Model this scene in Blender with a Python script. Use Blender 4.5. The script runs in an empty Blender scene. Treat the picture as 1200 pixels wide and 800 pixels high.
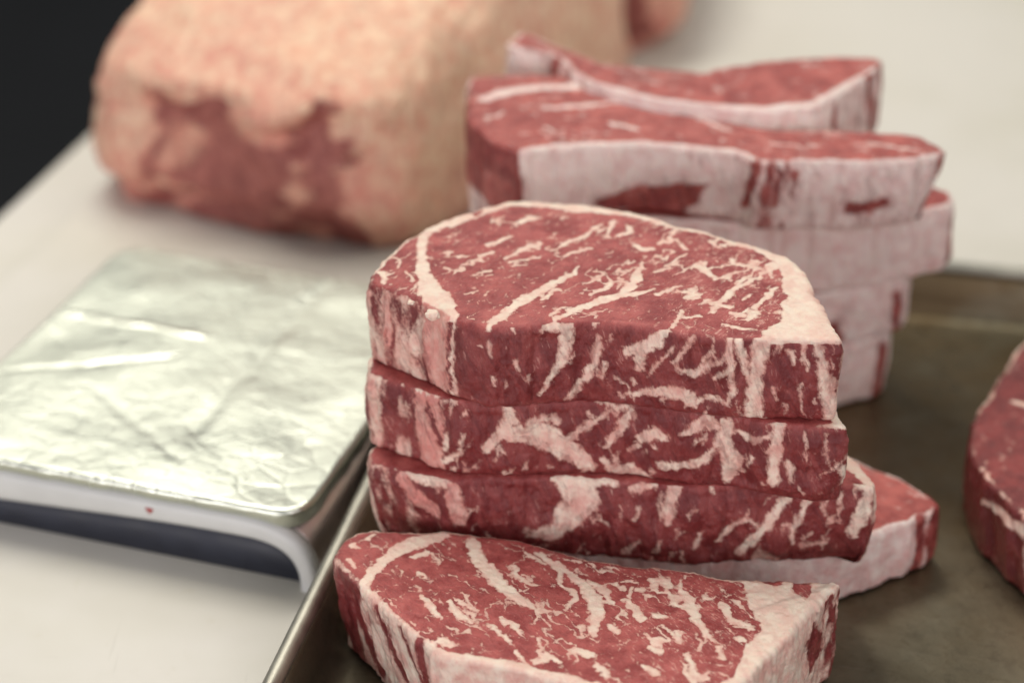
import bpy, math
import numpy as np

# ------------------------------------------------------------------ camera, world, lamps, exposure
scene = bpy.context.scene
COL = scene.collection
FOC = 2333.0                       # focal length in photo pixels (1200 wide)
PITCH = math.radians(30.0)
CAM_Z = 0.4865
cam_data = bpy.data.cameras.new('camera')
cam_data.sensor_width = 36.0
cam_data.lens = 36.0 * FOC / 1200.0
cam_data.clip_start = 0.01
cam_data.clip_end = 60.0
cam_data.dof.use_dof = True
cam_data.dof.focus_distance = 0.715
cam_data.dof.aperture_fstop = 4.0
cam_data.dof.aperture_blades = 9
cam = bpy.data.objects.new('camera', cam_data)
COL.objects.link(cam)
cam.location = (0, 0, CAM_Z)
cam.rotation_euler = (math.pi / 2 - PITCH, 0, 0)
scene.camera = cam

world = bpy.data.worlds.new('World')
scene.world = world
world.use_nodes = True
bg = world.node_tree.nodes['Background']
bg.inputs['Color'].default_value = (0.93, 0.95, 1.0, 1)
bg.inputs['Strength'].default_value = 0.30

def area_lamp(name, loc, target, sx, sy, watts, colour):
    d = bpy.data.lights.new(name, 'AREA')
    d.shape = 'RECTANGLE'; d.size = sx; d.size_y = sy
    d.energy = watts; d.color = colour
    o = bpy.data.objects.new(name, d); COL.objects.link(o)
    o.location = loc
    v = np.array(target, float) - np.array(loc, float)
    from mathutils import Vector
    o.rotation_euler = Vector(v).to_track_quat('-Z', 'Y').to_euler()
    return o
area_lamp('unseen_upper_lamp', (-0.35, 1.52, 1.60), (0.0, 1.05, 0.0), 1.1, 0.40, 25, (1.0, 0.95, 0.87))
area_lamp('unseen_upper_lamp', (-0.75, 2.30, 1.30), (-0.05, 0.85, 0.05), 1.0, 0.45, 4.6, (1.0, 0.97, 0.87))  # added behind the scene so the foil and rims have brightness to reflect
area_lamp('unseen_upper_lamp', (0.80, 0.90, 1.70), (0.05, 0.90, 0.05), 0.5, 1.2, 8, (1.0, 0.97, 0.84))
area_lamp('unseen_front_fill', (-1.0, -0.9, 0.36), (0.05, 0.75, 0.10), 1.2, 0.55, 19, (1.0, 0.95, 0.98))  # unseen window light from front left, lowered to fill the steak sides
area_lamp('unseen_front_fill', (0.75, -0.85, 0.85), (0.05, 0.80, 0.08), 1.0, 0.7, 13, (1.0, 0.94, 0.98))  # added unseen fill from front right, brightens the rear stack's near edges

scene.view_settings.view_transform = 'Standard'
scene.view_settings.look = 'None'
scene.view_settings.exposure = -0.2
scene.view_settings.gamma = 1.0
try:
    scene.cycles.use_denoising = True
    scene.cycles.max_bounces = 8
except Exception:
    pass

# ------------------------------------------------------------------ geometry helpers
SP, CP = math.sin(PITCH), math.cos(PITCH)

def ray(px, py):
    a = (px - 600.0) / FOC; b = (400.0 - py) / FOC
    return np.array([a, CP + b * SP, -SP + b * CP])

def at(px, py, z):
    """photo pixel -> point on the horizontal plane at height z"""
    d = ray(px, py)
    return d * ((z - CAM_Z) / d[2]) + np.array([0, 0, CAM_Z])

def vnoise(p, seed=0):
    """smooth value noise in [-1, 1]; p is (N,3)"""
    p = np.asarray(p, float)
    i = np.floor(p).astype(np.int64); f = p - i
    f = f * f * f * (f * (f * 6 - 15) + 10)
    def h(dx, dy, dz):
        n = ((i[:, 0] + dx) * 374761393 + (i[:, 1] + dy) * 668265263 + (i[:, 2] + dz) * 1442695041 + seed * 1013904223) & 0xffffffff
        n = ((n ^ (n >> 13)) * 1274126177) & 0xffffffff
        n = ((n ^ (n >> 16)) * 2246822519) & 0xffffffff
        n = n ^ (n >> 15)
        return (n & 0xffff) / 32767.5 - 1.0
    x, y, z = f[:, 0], f[:, 1], f[:, 2]
    def l(a, b, t): return a + (b - a) * t
    return l(l(l(h(0,0,0), h(1,0,0), x), l(h(0,1,0), h(1,1,0), x), y),
             l(l(h(0,0,1), h(1,0,1), x), l(h(0,1,1), h(1,1,1), x), y), z)

def fbm(p, octaves=3, seed=0):
    s = 0; a = 1.0; t = 0
    for k in range(octaves):
        s = s + a * vnoise(np.asarray(p) * (2.03 ** k) + 17.3 * k, seed + k); t += a; a *= 0.5
    return s / t

def smooth(e0, e1, x):
    t = np.clip((x - e0) / (e1 - e0), 0, 1); return t * t * (3 - 2 * t)

def catmull_closed(pts, per=24):
    pts = np.asarray(pts, float); n = len(pts); out = []
    t = np.linspace(0, 1, per, endpoint=False)[:, None]
    for k in range(n):
        p0, p1, p2, p3 = pts[(k-1) % n], pts[k], pts[(k+1) % n], pts[(k+2) % n]
        c = 0.5 * ((2*p1) + (p2-p0)*t + (2*p0-5*p1+4*p2-p3)*t**2 + (-p0+3*p1-3*p2+p3)*t**3)
        lin = p1 + (p2 - p1) * t
        c[:, 2:] = lin[:, 2:]
        c[:, :2] = 0.75 * c[:, :2] + 0.25 * lin[:, :2]
        out.append(c)
    return np.concatenate(out)

def resample_closed(c, n):
    d = np.linalg.norm(np.roll(c[:, :2], -1, 0) - c[:, :2], axis=1)
    s = np.concatenate([[0], np.cumsum(d)]); L = s[-1]
    cc = np.vstack([c, c[:1]])
    q = np.linspace(0, L, n, endpoint=False)
    return np.stack([np.interp(q, s, cc[:, k]) for k in range(c.shape[1])], 1), q, L

def circ_smooth(a, w):
    k = np.hanning(2 * w + 3)[1:-1]; k /= k.sum()
    ext = np.concatenate([a[-w:], a, a[:w]])
    return np.convolve(ext, k, 'valid')

def ring_quads(nr, n):
    r = np.arange(nr - 1)[:, None]; i = np.arange(n)[None, :]; j = (i + 1) % n
    return np.stack([r * n + i, r * n + j, (r + 1) * n + j, (r + 1) * n + i], -1).reshape(-1, 4)

def mesh_object(name, verts, quads, mat, parent=None, attrs=None, normals=None):
    me = bpy.data.meshes.new(name)
    verts = np.asarray(verts, np.float32); quads = np.asarray(quads, np.int32)
    k = quads.shape[1]
    me.vertices.add(len(verts)); me.vertices.foreach_set('co', verts.ravel())
    me.loops.add(quads.size); me.loops.foreach_set('vertex_index', quads.ravel())
    me.polygons.add(len(quads))
    me.polygons.foreach_set('loop_start', np.arange(len(quads), dtype=np.int32) * k)
    me.polygons.foreach_set('use_smooth', np.ones(len(quads), dtype=bool))
    me.update(calc_edges=True)
    me.validate()
    for an, av in (attrs or {}).items():
        a = me.attributes.new(an, 'FLOAT', 'POINT'); a.data.foreach_set('value', np.asarray(av, np.float32))
    if normals is not None:
        me.normals_split_custom_set_from_vertices(np.asarray(normals, np.float32))
    me.materials.append(mat)
    o = bpy.data.objects.new(name, me); COL.objects.link(o)
    if parent is not None: o.parent = parent
    return o

def vertex_normals(v, q):
    a, b, c, d = (v[q[:, k]] for k in range(4))
    fn = np.cross(c - a, d - b)
    vn = np.zeros_like(v)
    for k in range(4): 
        for ax in range(3): vn[:, ax] += np.bincount(q[:, k], fn[:, ax], len(v))
    return vn / np.maximum(np.linalg.norm(vn, axis=1, keepdims=True), 1e-12)

def empty(name, loc=(0, 0, 0), rz=0.0):
    o = bpy.data.objects.new(name, None); COL.objects.link(o)
    o.location = loc; o.rotation_euler = (0, 0, rz); o.empty_display_size = 0.02
    return o

def tag(o, label=None, cat=None, group=None, kind=None):
    if label: o['label'] = label
    if cat: o['category'] = cat
    if group: o['group'] = group
    if kind: o['kind'] = kind
    return o

# ------------------------------------------------------------------ materials
class NT:
    def __init__(self, name):
        self.m = bpy.data.materials.new(name); self.m.use_nodes = True
        self.t = self.m.node_tree; self.t.nodes.clear()
        self.out = self.t.nodes.new('ShaderNodeOutputMaterial')
        self.b = self.t.nodes.new('ShaderNodeBsdfPrincipled')
        self.t.links.new(self.b.outputs[0], self.out.inputs[0])
        self.co = self.t.nodes.new('ShaderNodeTexCoord').outputs['Object']
    def set(self, sock, v):
        if hasattr(v, 'is_linked') or isinstance(v, bpy.types.NodeSocket): self.t.links.new(v, sock)
        else: sock.default_value = v
    def bs(self, **kw):
        for k, v in kw.items(): self.set(self.b.inputs[k.replace('_', ' ')], v)
    def mapping(self, scale=(1,1,1), rot=(0,0,0), loc=(0,0,0), src=None):
        n = self.t.nodes.new('ShaderNodeMapping'); self.t.links.new(src or self.co, n.inputs[0])
        n.inputs['Scale'].default_value = scale; n.inputs['Rotation'].default_value = rot; n.inputs['Location'].default_value = loc
        return n.outputs[0]
    def noise(self, scale, detail=3, rough=0.5, dist=0.0, src=None, out='Fac'):
        n = self.t.nodes.new('ShaderNodeTexNoise'); self.t.links.new(src or self.co, n.inputs['Vector'])
        n.inputs['Scale'].default_value = scale; n.inputs['Detail'].default_value = detail
        n.inputs['Roughness'].default_value = rough; n.inputs['Distortion'].default_value = dist
        return n.outputs[out]
    def voronoi(self, scale, feature='F1', src=None, out='Distance'):
        n = self.t.nodes.new('ShaderNodeTexVoronoi'); self.t.links.new(src or self.co, n.inputs['Vector'])
        n.feature = feature; n.inputs['Scale'].default_value = scale
        return n.outputs[out]
    def math(self, op, a, b=0.0, c=None):
        n = self.t.nodes.new('ShaderNodeMath'); n.operation = op
        self.set(n.inputs[0], a); self.set(n.inputs[1], b)
        if c is not None: self.set(n.inputs[2], c)
        return n.outputs[0]
    def rng(self, v, a, b, c=0.0, d=1.0, kind='SMOOTHSTEP'):
        n = self.t.nodes.new('ShaderNodeMapRange'); n.interpolation_type = kind
        self.set(n.inputs['Value'], v)
        for nm, x in (('From Min', a), ('From Max', b), ('To Min', c), ('To Max', d)): self.set(n.inputs[nm], x)
        return n.outputs[0]
    def mix(self, f, a, b, mode='MIX'):
        n = self.t.nodes.new('ShaderNodeMix'); n.data_type = 'RGBA'; n.blend_type = mode
        self.set(n.inputs['Factor'], f)
        ca = [s for s in n.inputs if s.type == 'RGBA']
        self.set(ca[0], a); self.set(ca[1], b)
        return [s for s in n.outputs if s.type == 'RGBA'][0]
    def attr(self, name):
        n = self.t.nodes.new('ShaderNodeAttribute'); n.attribute_name = name
        return n.outputs['Fac']
    def bump(self, h, strength=0.3, dist=0.001, prev=None):
        n = self.t.nodes.new('ShaderNodeBump'); n.inputs['Strength'].default_value = strength
        n.inputs['Distance'].default_value = dist; self.set(n.inputs['Height'], h)
        if prev is not None: self.t.links.new(prev, n.inputs['Normal'])
        return n.outputs[0]

def rgb(r, g, b):
    def f(c):
        c /= 255.0
        return c / 12.92 if c <= 0.04045 else ((c + 0.055) / 1.055) ** 2.4
    return (f(r), f(g), f(b), 1.0)

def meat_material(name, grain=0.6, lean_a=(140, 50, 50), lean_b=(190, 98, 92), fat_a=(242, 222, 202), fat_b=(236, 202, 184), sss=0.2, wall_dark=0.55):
    m = NT(name)
    mm = m.mapping(scale=(1000, 1000, 1000))                                 # millimetres
    g = m.mapping(scale=(0.42, 1.6, 0.55), src=m.mapping(rot=(0, 0, -grain), src=mm))       # stretched along the muscle grain
    up = m.mapping(scale=(1.0, 1.0, 0.20), src=m.mapping(rot=(0.30, 0.38, 0), src=mm))      # fibres running down through the slice
    n_edge = m.noise(0.6, 4, 0.65, src=mm)
    n_mid = m.noise(0.16, 3, 0.55, src=mm)
    n_big = m.noise(0.05, 2, 0.5, src=mm)
    n_grain = m.noise(0.9, 3, 0.6, 0.6, src=g)
    n_fine = m.noise(2.2, 3, 0.65, src=mm)
    n_up = m.noise(0.75, 4, 0.65, 1.2, src=up)
    n_up2 = m.noise(0.22, 3, 0.6, 0.8, src=up)
    fat = m.attr('fat'); dens = m.attr('dens'); pink = m.attr('pink'); wall = m.attr('wall')
    c = lambda n: m.math('SUBTRACT', n, 0.5)
    f1 = m.math('ADD', fat, m.math('MULTIPLY', c(n_edge), 2.0))
    f1 = m.math('ADD', f1, m.math('MULTIPLY', m.math('MULTIPLY', c(n_up), 2.6), wall))
    f1 = m.math('ADD', f1, m.math('MULTIPLY', c(n_fine), 0.5))
    soft = m.rng(wall, 0.0, 1.0, 0.20, 0.75, 'LINEAR')
    mask = m.rng(f1, m.math('MULTIPLY', soft, -1.0), soft)
    # thin fat lets the meat show through, mostly on the outer walls
    op = m.rng(m.math('ADD', m.math('MULTIPLY', n_up2, 0.7), m.math('MULTIPLY', n_edge, 0.3)), 0.36, 0.56, m.rng(wall, 0, 1, 0.92, 0.55, 'LINEAR'), 1.0)
    op = m.math('MAXIMUM', op, m.rng(fat, 2.0, 3.6))
    mask = m.math('MULTIPLY', mask, op)
    # hair-fine marbling between the big streaks
    thr = m.rng(dens, 0.0, 1.0, 0.80, 0.605, 'LINEAR')
    micro = m.rng(m.math('SUBTRACT', m.math('ADD', n_grain, m.math('MULTIPLY', c(n_mid), 0.40)), thr), -0.03, 0.07)
    micro = m.math('MULTIPLY', micro, m.rng(n_fine, 0.35, 0.6, 0.2, 0.7))
    micro_w = m.math('MULTIPLY', m.rng(m.math('ADD', n_up, m.math('MULTIPLY', c(n_mid), 0.5)), 0.62, 0.74), 0.38)
    micro = m.math('ADD', m.math('MULTIPLY', micro, m.math('SUBTRACT', 1.0, wall)), m.math('MULTIPLY', micro_w, wall))
    mask_all = m.math('MAXIMUM', mask, micro)
    t = m.math('ADD', m.math('MULTIPLY', n_mid, 0.45), m.math('ADD', m.math('MULTIPLY', n_grain, 0.25), m.math('MULTIPLY', n_big, 0.3)))
    lean = m.mix(m.rng(t, 0.36, 0.64), rgb(*lean_a), rgb(*lean_b))
    lean = m.mix(m.math('MULTIPLY', m.rng(n_fine, 0.50, 0.68), 0.38), lean, rgb(198, 116, 110))
    lean = m.mix(m.math('MULTIPLY', m.rng(n_fine, 0.46, 0.30), 0.35), lean, rgb(96, 26, 30))
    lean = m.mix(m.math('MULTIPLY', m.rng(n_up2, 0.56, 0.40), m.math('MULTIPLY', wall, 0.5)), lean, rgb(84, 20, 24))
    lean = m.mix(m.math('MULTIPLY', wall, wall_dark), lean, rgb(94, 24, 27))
    fatc = m.mix(m.rng(n_mid, 0.35, 0.65), rgb(*fat_a), rgb(*fat_b))
    fatc = m.mix(m.rng(m.math('ADD', pink, m.math('MULTIPLY', c(n_mid), 0.9)), 0.1, 1.1, 0.0, 0.85), fatc, rgb(208, 124, 116))
    fatc = m.mix(m.math('MULTIPLY', m.rng(n_edge, 0.60, 0.76), 0.34), fatc, rgb(220, 140, 120))
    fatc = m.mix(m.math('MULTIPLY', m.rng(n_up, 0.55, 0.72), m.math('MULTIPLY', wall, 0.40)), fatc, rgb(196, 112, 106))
    edge = m.math('MULTIPLY', m.rng(m.math('ABSOLUTE', f1), 0.0, 1.0, 1.0, 0.0), 0.40)
    col = m.mix(mask_all, lean, fatc)
    col = m.mix(m.math('MULTIPLY', edge, mask), col, rgb(210, 122, 106))
    rough = m.rng(m.math('ADD', mask_all, m.math('MULTIPLY', n_edge, 0.8)), 0.2, 1.5, 0.30, 0.55, 'LINEAR')
    h = m.math('ADD', m.math('MULTIPLY', n_grain, 0.45), m.math('MULTIPLY', n_fine, 0.7))
    h = m.math('ADD', h, m.math('MULTIPLY', m.math('MULTIPLY', n_up, wall), 0.9))
    h = m.math('ADD', h, m.math('MULTIPLY', mask, 0.45))
    nrm = m.bump(h, 0.75, 0.0007)
    m.bs(Base_Color=col, Roughness=rough, Subsurface_Weight=sss, Subsurface_Scale=0.002, Normal=nrm)
    m.b.inputs['Subsurface Radius'].default_value = (1.0, 0.35, 0.25)
    m.b.inputs['Specular IOR Level'].default_value = 0.45
    return m.m

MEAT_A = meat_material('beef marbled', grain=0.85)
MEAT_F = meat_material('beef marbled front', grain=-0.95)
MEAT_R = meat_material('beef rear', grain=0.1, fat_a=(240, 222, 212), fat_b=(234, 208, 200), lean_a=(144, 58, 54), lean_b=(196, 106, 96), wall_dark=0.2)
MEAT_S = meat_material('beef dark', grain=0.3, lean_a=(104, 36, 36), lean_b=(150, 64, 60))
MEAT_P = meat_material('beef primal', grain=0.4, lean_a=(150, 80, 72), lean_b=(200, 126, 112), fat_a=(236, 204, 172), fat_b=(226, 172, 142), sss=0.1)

def board_material():
    m = NT('white poly board')
    a = m.noise(6, 4, 0.6); b = m.noise(60, 4, 0.65, 0.4)
    st = m.mapping(scale=(300, 14, 1), rot=(0, 0, 0.5)); c = m.noise(1.0, 3, 0.6, src=st)
    st2 = m.mapping(scale=(20, 260, 1), rot=(0, 0, 0.9)); c2 = m.noise(1.0, 3, 0.6, src=st2)
    col = m.mix(m.rng(a, 0.35, 0.7), rgb(212, 208, 198), rgb(203, 199, 185))
    col = m.mix(m.math('MULTIPLY', m.rng(b, 0.6, 0.78), 0.25), col, rgb(190, 180, 150))
    sc = m.math('MAXIMUM', m.rng(c, 0.66, 0.74), m.rng(c2, 0.67, 0.75))
    col = m.mix(m.math('MULTIPLY', sc, 0.12), col, rgb(150, 145, 130))
    m.bs(Base_Color=col, Roughness=m.rng(b, 0.3, 0.7, 0.38, 0.55, 'LINEAR'), Normal=m.bump(m.math('SUBTRACT', b, m.math('MULTIPLY', sc, 0.6)), 0.15, 0.0006))
    return m.m
BOARD = board_material()

def plain(name, colour, rough=0.5, metal=0.0, bump_scale=300, bump=0.05, var=0.12):
    m = NT(name)
    n = m.noise(bump_scale, 3, 0.6); n2 = m.noise(bump_scale * 0.08, 3, 0.6)
    dark = tuple(c * (1 - 2 * var) for c in colour[:3]) + (1,)
    m.bs(Base_Color=m.mix(m.rng(n2, 0.3, 0.7), dark, colour), Roughness=m.rng(n2, 0.3, 0.7, rough * 0.85, min(1, rough * 1.15), 'LINEAR'), Metallic=metal, Normal=m.bump(n, bump, 0.0005))
    return m.m
WHITE_PLASTIC = plain('white plastic', rgb(196, 196, 192), 0.42, 0, 500, 0.03, 0.04)
DARK_PLASTIC = plain('dark plastic', rgb(42, 45, 56), 0.6, 0, 800, 0.1)
STEEL = plain('brushed steel', rgb(214, 200, 194), 0.40, 1.0, 400, 0.06)
DARK_FLOOR = plain('dark floor', rgb(24, 25, 26), 0.85, 0, 20, 0.1)
BLOOD = plain('blood', rgb(150, 40, 36), 0.3, 0, 400, 0.05)

def foil_material():
    m = NT('aluminium foil')
    a = m.noise(34, 4, 0.6, 0.9); b = m.noise(190, 4, 0.65, 0.5)
    v = m.voronoi(70, 'DISTANCE_TO_EDGE', src=m.mapping(scale=(1, 1.4, 1)))
    h = m.math('ADD', m.math('MULTIPLY', a, 1.0), m.math('MULTIPLY', b, 0.35))
    n1 = m.bump(h, 0.30, 0.0016)
    n2 = m.bump(m.rng(v, 0.0, 0.12), 0.12, 0.0008, n1)
    m.bs(Base_Color=rgb(194, 197, 184), Metallic=1.0, Roughness=m.rng(m.noise(9, 3, 0.6), 0.3, 0.7, 0.20, 0.50, 'LINEAR'), Normal=n2)
    return m.m
FOIL = foil_material()

def pan_material():
    m = NT('worn aluminium')
    sx = m.t.nodes.new('ShaderNodeSeparateXYZ'); m.t.links.new(m.co, sx.inputs[0]); ysep = sx.outputs[1]
    a = m.noise(14, 5, 0.6, 0.4); b = m.noise(130, 5, 0.7, 0.3); c = m.noise(900, 2, 0.6)
    st = m.noise(1.0, 3, 0.6, src=m.mapping(scale=(40, 900, 1), rot=(0, 0, 0.3)))
    col = m.mix(m.rng(a, 0.3, 0.7), rgb(88, 82, 66), rgb(128, 122, 104))
    col = m.mix(m.math('MULTIPLY', m.rng(b, 0.5, 0.7), 0.55), col, rgb(78, 70, 56))
    col = m.mix(m.math('MULTIPLY', m.rng(m.noise(9, 4, 0.6, 0.5), 0.36, 0.60, 0.2, 0.75), m.rng(ysep, -0.34, -0.14)), col, rgb(106, 86, 58))
    col = m.mix(m.math('MULTIPLY', m.rng(st, 0.6, 0.75), 0.25), col, rgb(150, 146, 134))
    m.bs(Base_Color=col, Metallic=0.9, Roughness=m.rng(b, 0.3, 0.7, 0.34, 0.52, 'LINEAR'), Normal=m.bump(m.math('ADD', b, m.math('MULTIPLY', c, 0.4)), 0.18, 0.0006))
    return m.m
PAN = pan_material()
RIM = plain('rim aluminium', rgb(176, 173, 160), 0.44, 1.0, 500, 0.08)

# ------------------------------------------------------------------ setting: floor, table, cutting board
def slab(name, poly, z0, z1, mat, parent=None, bevel=0.0, origin=None):
    import bmesh
    bm = bmesh.new()
    top = [bm.verts.new((x, y, z1)) for x, y in poly]; bot = [bm.verts.new((x, y, z0)) for x, y in poly]
    bm.faces.new(top); bm.faces.new(bot[::-1])
    n = len(poly)
    for i in range(n): bm.faces.new((top[i], bot[i], bot[(i+1) % n], top[(i+1) % n]))
    bmesh.ops.recalc_face_normals(bm, faces=bm.faces)
    if bevel:
        bmesh.ops.bevel(bm, geom=list(bm.edges), offset=bevel, segments=3, profile=0.5, affect='EDGES')
    me = bpy.data.meshes.new(name); bm.to_mesh(me); bm.free()
    me.materials.append(mat)
    o = bpy.data.objects.new(name, me); COL.objects.link(o)
    if parent is not None: o.parent = parent
    return o

tag(slab('floor', [(-4, -3), (4, -3), (4, 5), (-4, 5)], -0.95, -0.90, DARK_FLOOR), kind='structure')
TA = math.radians(14.6)
td = np.array([math.sin(TA), math.cos(TA)])
def line_pt(p, y): p = np.array(p); return p + td * ((y - p[1]) / td[1])
bl = (-0.264, 0.904); tl = (-0.2885, 1.0077)
a0, a1 = line_pt(tl, 0.15), line_pt(tl, 2.0)
tag(slab('table', [tuple(a0), (1.1, 0.15), (1.1, 2.0), tuple(a1)], -0.06, -0.012, BOARD, bevel=0.004), kind='structure')
b0, b1 = line_pt(bl, 0.2), line_pt(bl, 1.95)
cb = slab('cutting_board', [tuple(b0), (1.05, 0.2), (1.05, 1.95), tuple(b1)], -0.012, 0.0, BOARD, bevel=0.003)
tag(cb, 'large white plastic cutting board covering the table under everything', 'cutting board')

# ------------------------------------------------------------------ sheet pan
PA = math.radians(12.0)
def make_pan():
    corner = np.array([-0.0091, 0.9185])
    W, D, Hh, R = 0.42, 0.50, 0.026, 0.030
    root = empty('sheet_pan', (corner[0], corner[1], 0), -PA)     # local: +x right, -y towards the front
    tag(root, 'worn grey aluminium sheet pan carrying the stacked raw steaks', 'sheet pan')
    def rr(off, rad):
        pts = []
        for cx, cy, a in ((W - R, -R, 0), (R, -R, 90), (R, -D + R, 180), (W - R, -D + R, 270)):
            for k in range(13):
                t = math.radians(a + 90 * k / 12)
                pts.append((cx + (R + off) * math.cos(t), cy + (R + off) * math.sin(t)))
        return np.array(pts)
    prof = [(-0.004, Hh), (-0.006, Hh - 0.002), (-0.009, 0.012), (-0.0115, 0.0065), (-0.014, 0.0038), (-0.018, 0.0030), (-0.024, 0.0030), (-0.029, 0.0030)]
    rings = [np.c_[rr(o, R), np.full(52, z)] for o, z in prof]
    n = 52
    # floor: keep shrinking towards the middle
    inner = rings[-1]; cen = np.array([W / 2, -D / 2, 0.0030])
    for t in np.linspace(0.1, 0.8, 8):
        rings.append(inner * (1 - t * 0.999) + cen * t * 0.999)
    v = np.concatenate(rings)
    
    q = ring_quads(len(rings), n)
    o = mesh_object('tray', v, q, PAN, root)
    import bmesh
    bm = bmesh.new(); bm.from_mesh(o.data); bm.verts.ensure_lookup_table()
    bm.faces.new([bm.verts[(len(rings) - 1) * n + k] for k in range(n)])
    bmesh.ops.recalc_face_normals(bm, faces=bm.faces)
    bm.to_mesh(o.data); bm.free()
    sol = o.modifiers.new('thickness', 'SOLIDIFY'); sol.thickness = 0.0012; sol.offset = 1
    # rolled rim
    rim = []
    for k in range(13):
        t = 2 * math.pi * k / 12
        rim.append(np.c_[rr(-0.0015 + 0.0036 * math.cos(t), R), np.full(52, Hh + 0.0005 + 0.0036 * math.sin(t))])
    mesh_object('rolled_rim', np.concatenate(rim), ring_quads(13, n), RIM, root)
    return root
make_pan()
PAN_Z = 0.0036

# ------------------------------------------------------------------ kitchen scale wrapped in foil
def make_scale():
    ang = math.radians(-17.5)
    root = empty('kitchen_scale', (-0.084, 0.646, 0), ang)          # local: x right along the front, y to the back; front-right foil corner at origin
    tag(root, 'white kitchen scale with foil covered weighing plate beside the pan', 'kitchen scale')
    zt = 0.0335
    def arch(off):
        # profile of the body in x-z, right foot to left foot; the band thickens towards the left
        x1, x0 = 0.007 - off * 0.75, -0.186 + off * 0.75; h = zt - 0.003 - off
        rx, rz = 0.040 - off * 1.2, min(0.0300 - off * 0.85, zt - 0.003 - off)
        pts = [(x1, 0.0)]
        for k in range(0, 17):
            t = math.pi / 2 * k / 16
            pts.append((x1 - rx + rx * math.cos(t) ** 0.62, max(h - rz, 0) + rz * math.sin(t) ** 0.72))
        for k in range(1, 12): pts.append((x1 - rx + (x0 - x1 + 2 * rx) * k / 12, h))
        for k in range(16, -1, -1):
            t = math.pi / 2 * k / 16
            pts.append((x0 + rx - rx * math.cos(t) ** 0.62, max(h - rz, 0) + rz * math.sin(t) ** 0.72))
        pts.append((x0, 0.0))
        p = np.array(pts)
        if off > 0: p[:, 1] *= 1 - 0.30 * smooth(-0.03, -0.17, p[:, 0])
        return p
    oa, ia = arch(0.0), arch(0.0098)
    n = len(oa)
    def band(name, y0, y1, mat, oa, ia, rnd):
        loops = [(oa, y1), (oa, y0 + rnd), (oa + (ia - oa) * 0.10, y0 + rnd * 0.3), (oa + (ia - oa) * 0.25, y0), (oa + (ia - oa) * 0.75, y0), (oa + (ia - oa) * 0.92, y0 + rnd * 0.3), (ia, y0 + rnd), (ia, y1)]
        v = np.concatenate([np.c_[p[:, 0], np.full(n, y), p[:, 1]] for p, y in loops])
        q = []
        L = len(loops)
        for r in range(L):
            r2 = (r + 1) % L
            for i in range(n - 1): q.append((r * n + i, r2 * n + i, r2 * n + i + 1, r * n + i + 1))
        return mesh_object(name, v, q, mat, root)
    band('front_trim', -0.004, 0.0025, WHITE_PLASTIC, oa, ia, 0.003)
    band('housing', 0.0030, 0.180, STEEL, oa - [0, 0.0008], ia, 0.001)
    # dark base under the arch
    bp = arch(0.0104)
    v = np.concatenate([np.c_[bp[:, 0], np.full(n, 0.0015), bp[:, 1]], np.c_[bp[:, 0], np.full(n, 0.0015), np.zeros(n) + 0.0006]])
    q = [(i, i + 1, n + i + 1, n + i) for i in range(n - 1)]
    b = mesh_object('base', v, q, DARK_PLASTIC, root)
    sol = b.modifiers.new('thickness', 'SOLIDIFY'); sol.thickness = 0.15; sol.offset = -1
    # foil sheet: rounded rectangle, crumpled, folded down over the edges
    W, D, R = 0.171, 0.186, 0.012
    pts = []
    for cx, cy, a in ((-R, D - R, 0), (-W + R, D - R, 90), (-W + R, R, 180), (-R, R, 270)):
        for k in range(10):
            t = math.radians(a + 10 * k)
            pts.append((cx + R * math.cos(t), cy + R * math.sin(t)))
    c, s, L = resample_closed(np.array(pts), 560)
    tang = np.roll(c, -1, 0) - np.roll(c, 1, 0); nrm = np.c_[tang[:, 1], -tang[:, 0]]; nrm /= np.linalg.norm(nrm, axis=1, keepdims=True)
    cen = np.array([-W / 2, D / 2])
    rings = []; K = 110
    for t in np.linspace(0.998, 0, K):
        p = c * (1 - t) + cen * t
        rings.append(np.c_[p, np.full(len(c), zt + 0.002)])
    drop = np.where(nrm[:, 0] > 0.7, 0.0075, 0.0055)
    drop = circ_smooth(drop, 10) + 0.0012 * vnoise(np.c_[s * 120, s * 0, s * 0], 5)
    for k in range(1, 5):
        t = math.pi / 2 * k / 4
        rings.append(np.c_[c + nrm * (0.002 * math.sin(t)), zt + 0.002 * math.cos(t) + 0 * s])
    for k in range(1, 8):
        rings.append(np.c_[c + nrm * (0.0022 - 0.0006 * k / 7)[None] if False else c + nrm * (0.0022 - 0.0009 * k / 7), zt - drop * k / 7])
    v = np.concatenate(rings); nv = len(c)
    # crumples: soft dents plus sharp creases
    x, y = v[:, 0] * 1000, v[:, 1] * 1000; P = np.c_[x, y, v[:, 2] * 1000]
    wp = P + 6 * np.stack([vnoise(P / 14, 21), vnoise(P / 14, 22), 0 * x], 1)
    dz = 1.5 * fbm(P / 52, 2, 7)
    for sc, am, sd in ((26, 0.40, 31), (10, 0.16, 32), (4, 0.06, 33)):
        dz += am * (0.5 - np.abs(vnoise(wp / sc, sd)) * 1.3) * (0.35 + 0.65 * smooth(-0.3, 0.4, vnoise(P / 45, sd + 9)))
    # two long folds the sheet was creased along
    def crease(p0, p1, w, h):
        a = np.array(p0); b = np.array(p1); d = b - a; ll = np.hypot(*d); d = d / ll
        u = (x - a[0]) * d[0] + (y - a[1]) * d[1]; vv = -(x - a[0]) * d[1] + (y - a[1]) * d[0]
        vv = vv + 1.2 * vnoise(np.c_[u / 12, 0*u, 0*u], 77)
        return h * np.exp(-(vv / w) ** 2) * smooth(-8, 6, u) * (1 - smooth(ll - 6, ll + 8, u))
    dz += crease((-171, 118), (-95, 116), 1.6, 0.8)
    dz += crease((-168, 60), (-100, 96), 2.0, -0.5)
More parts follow.
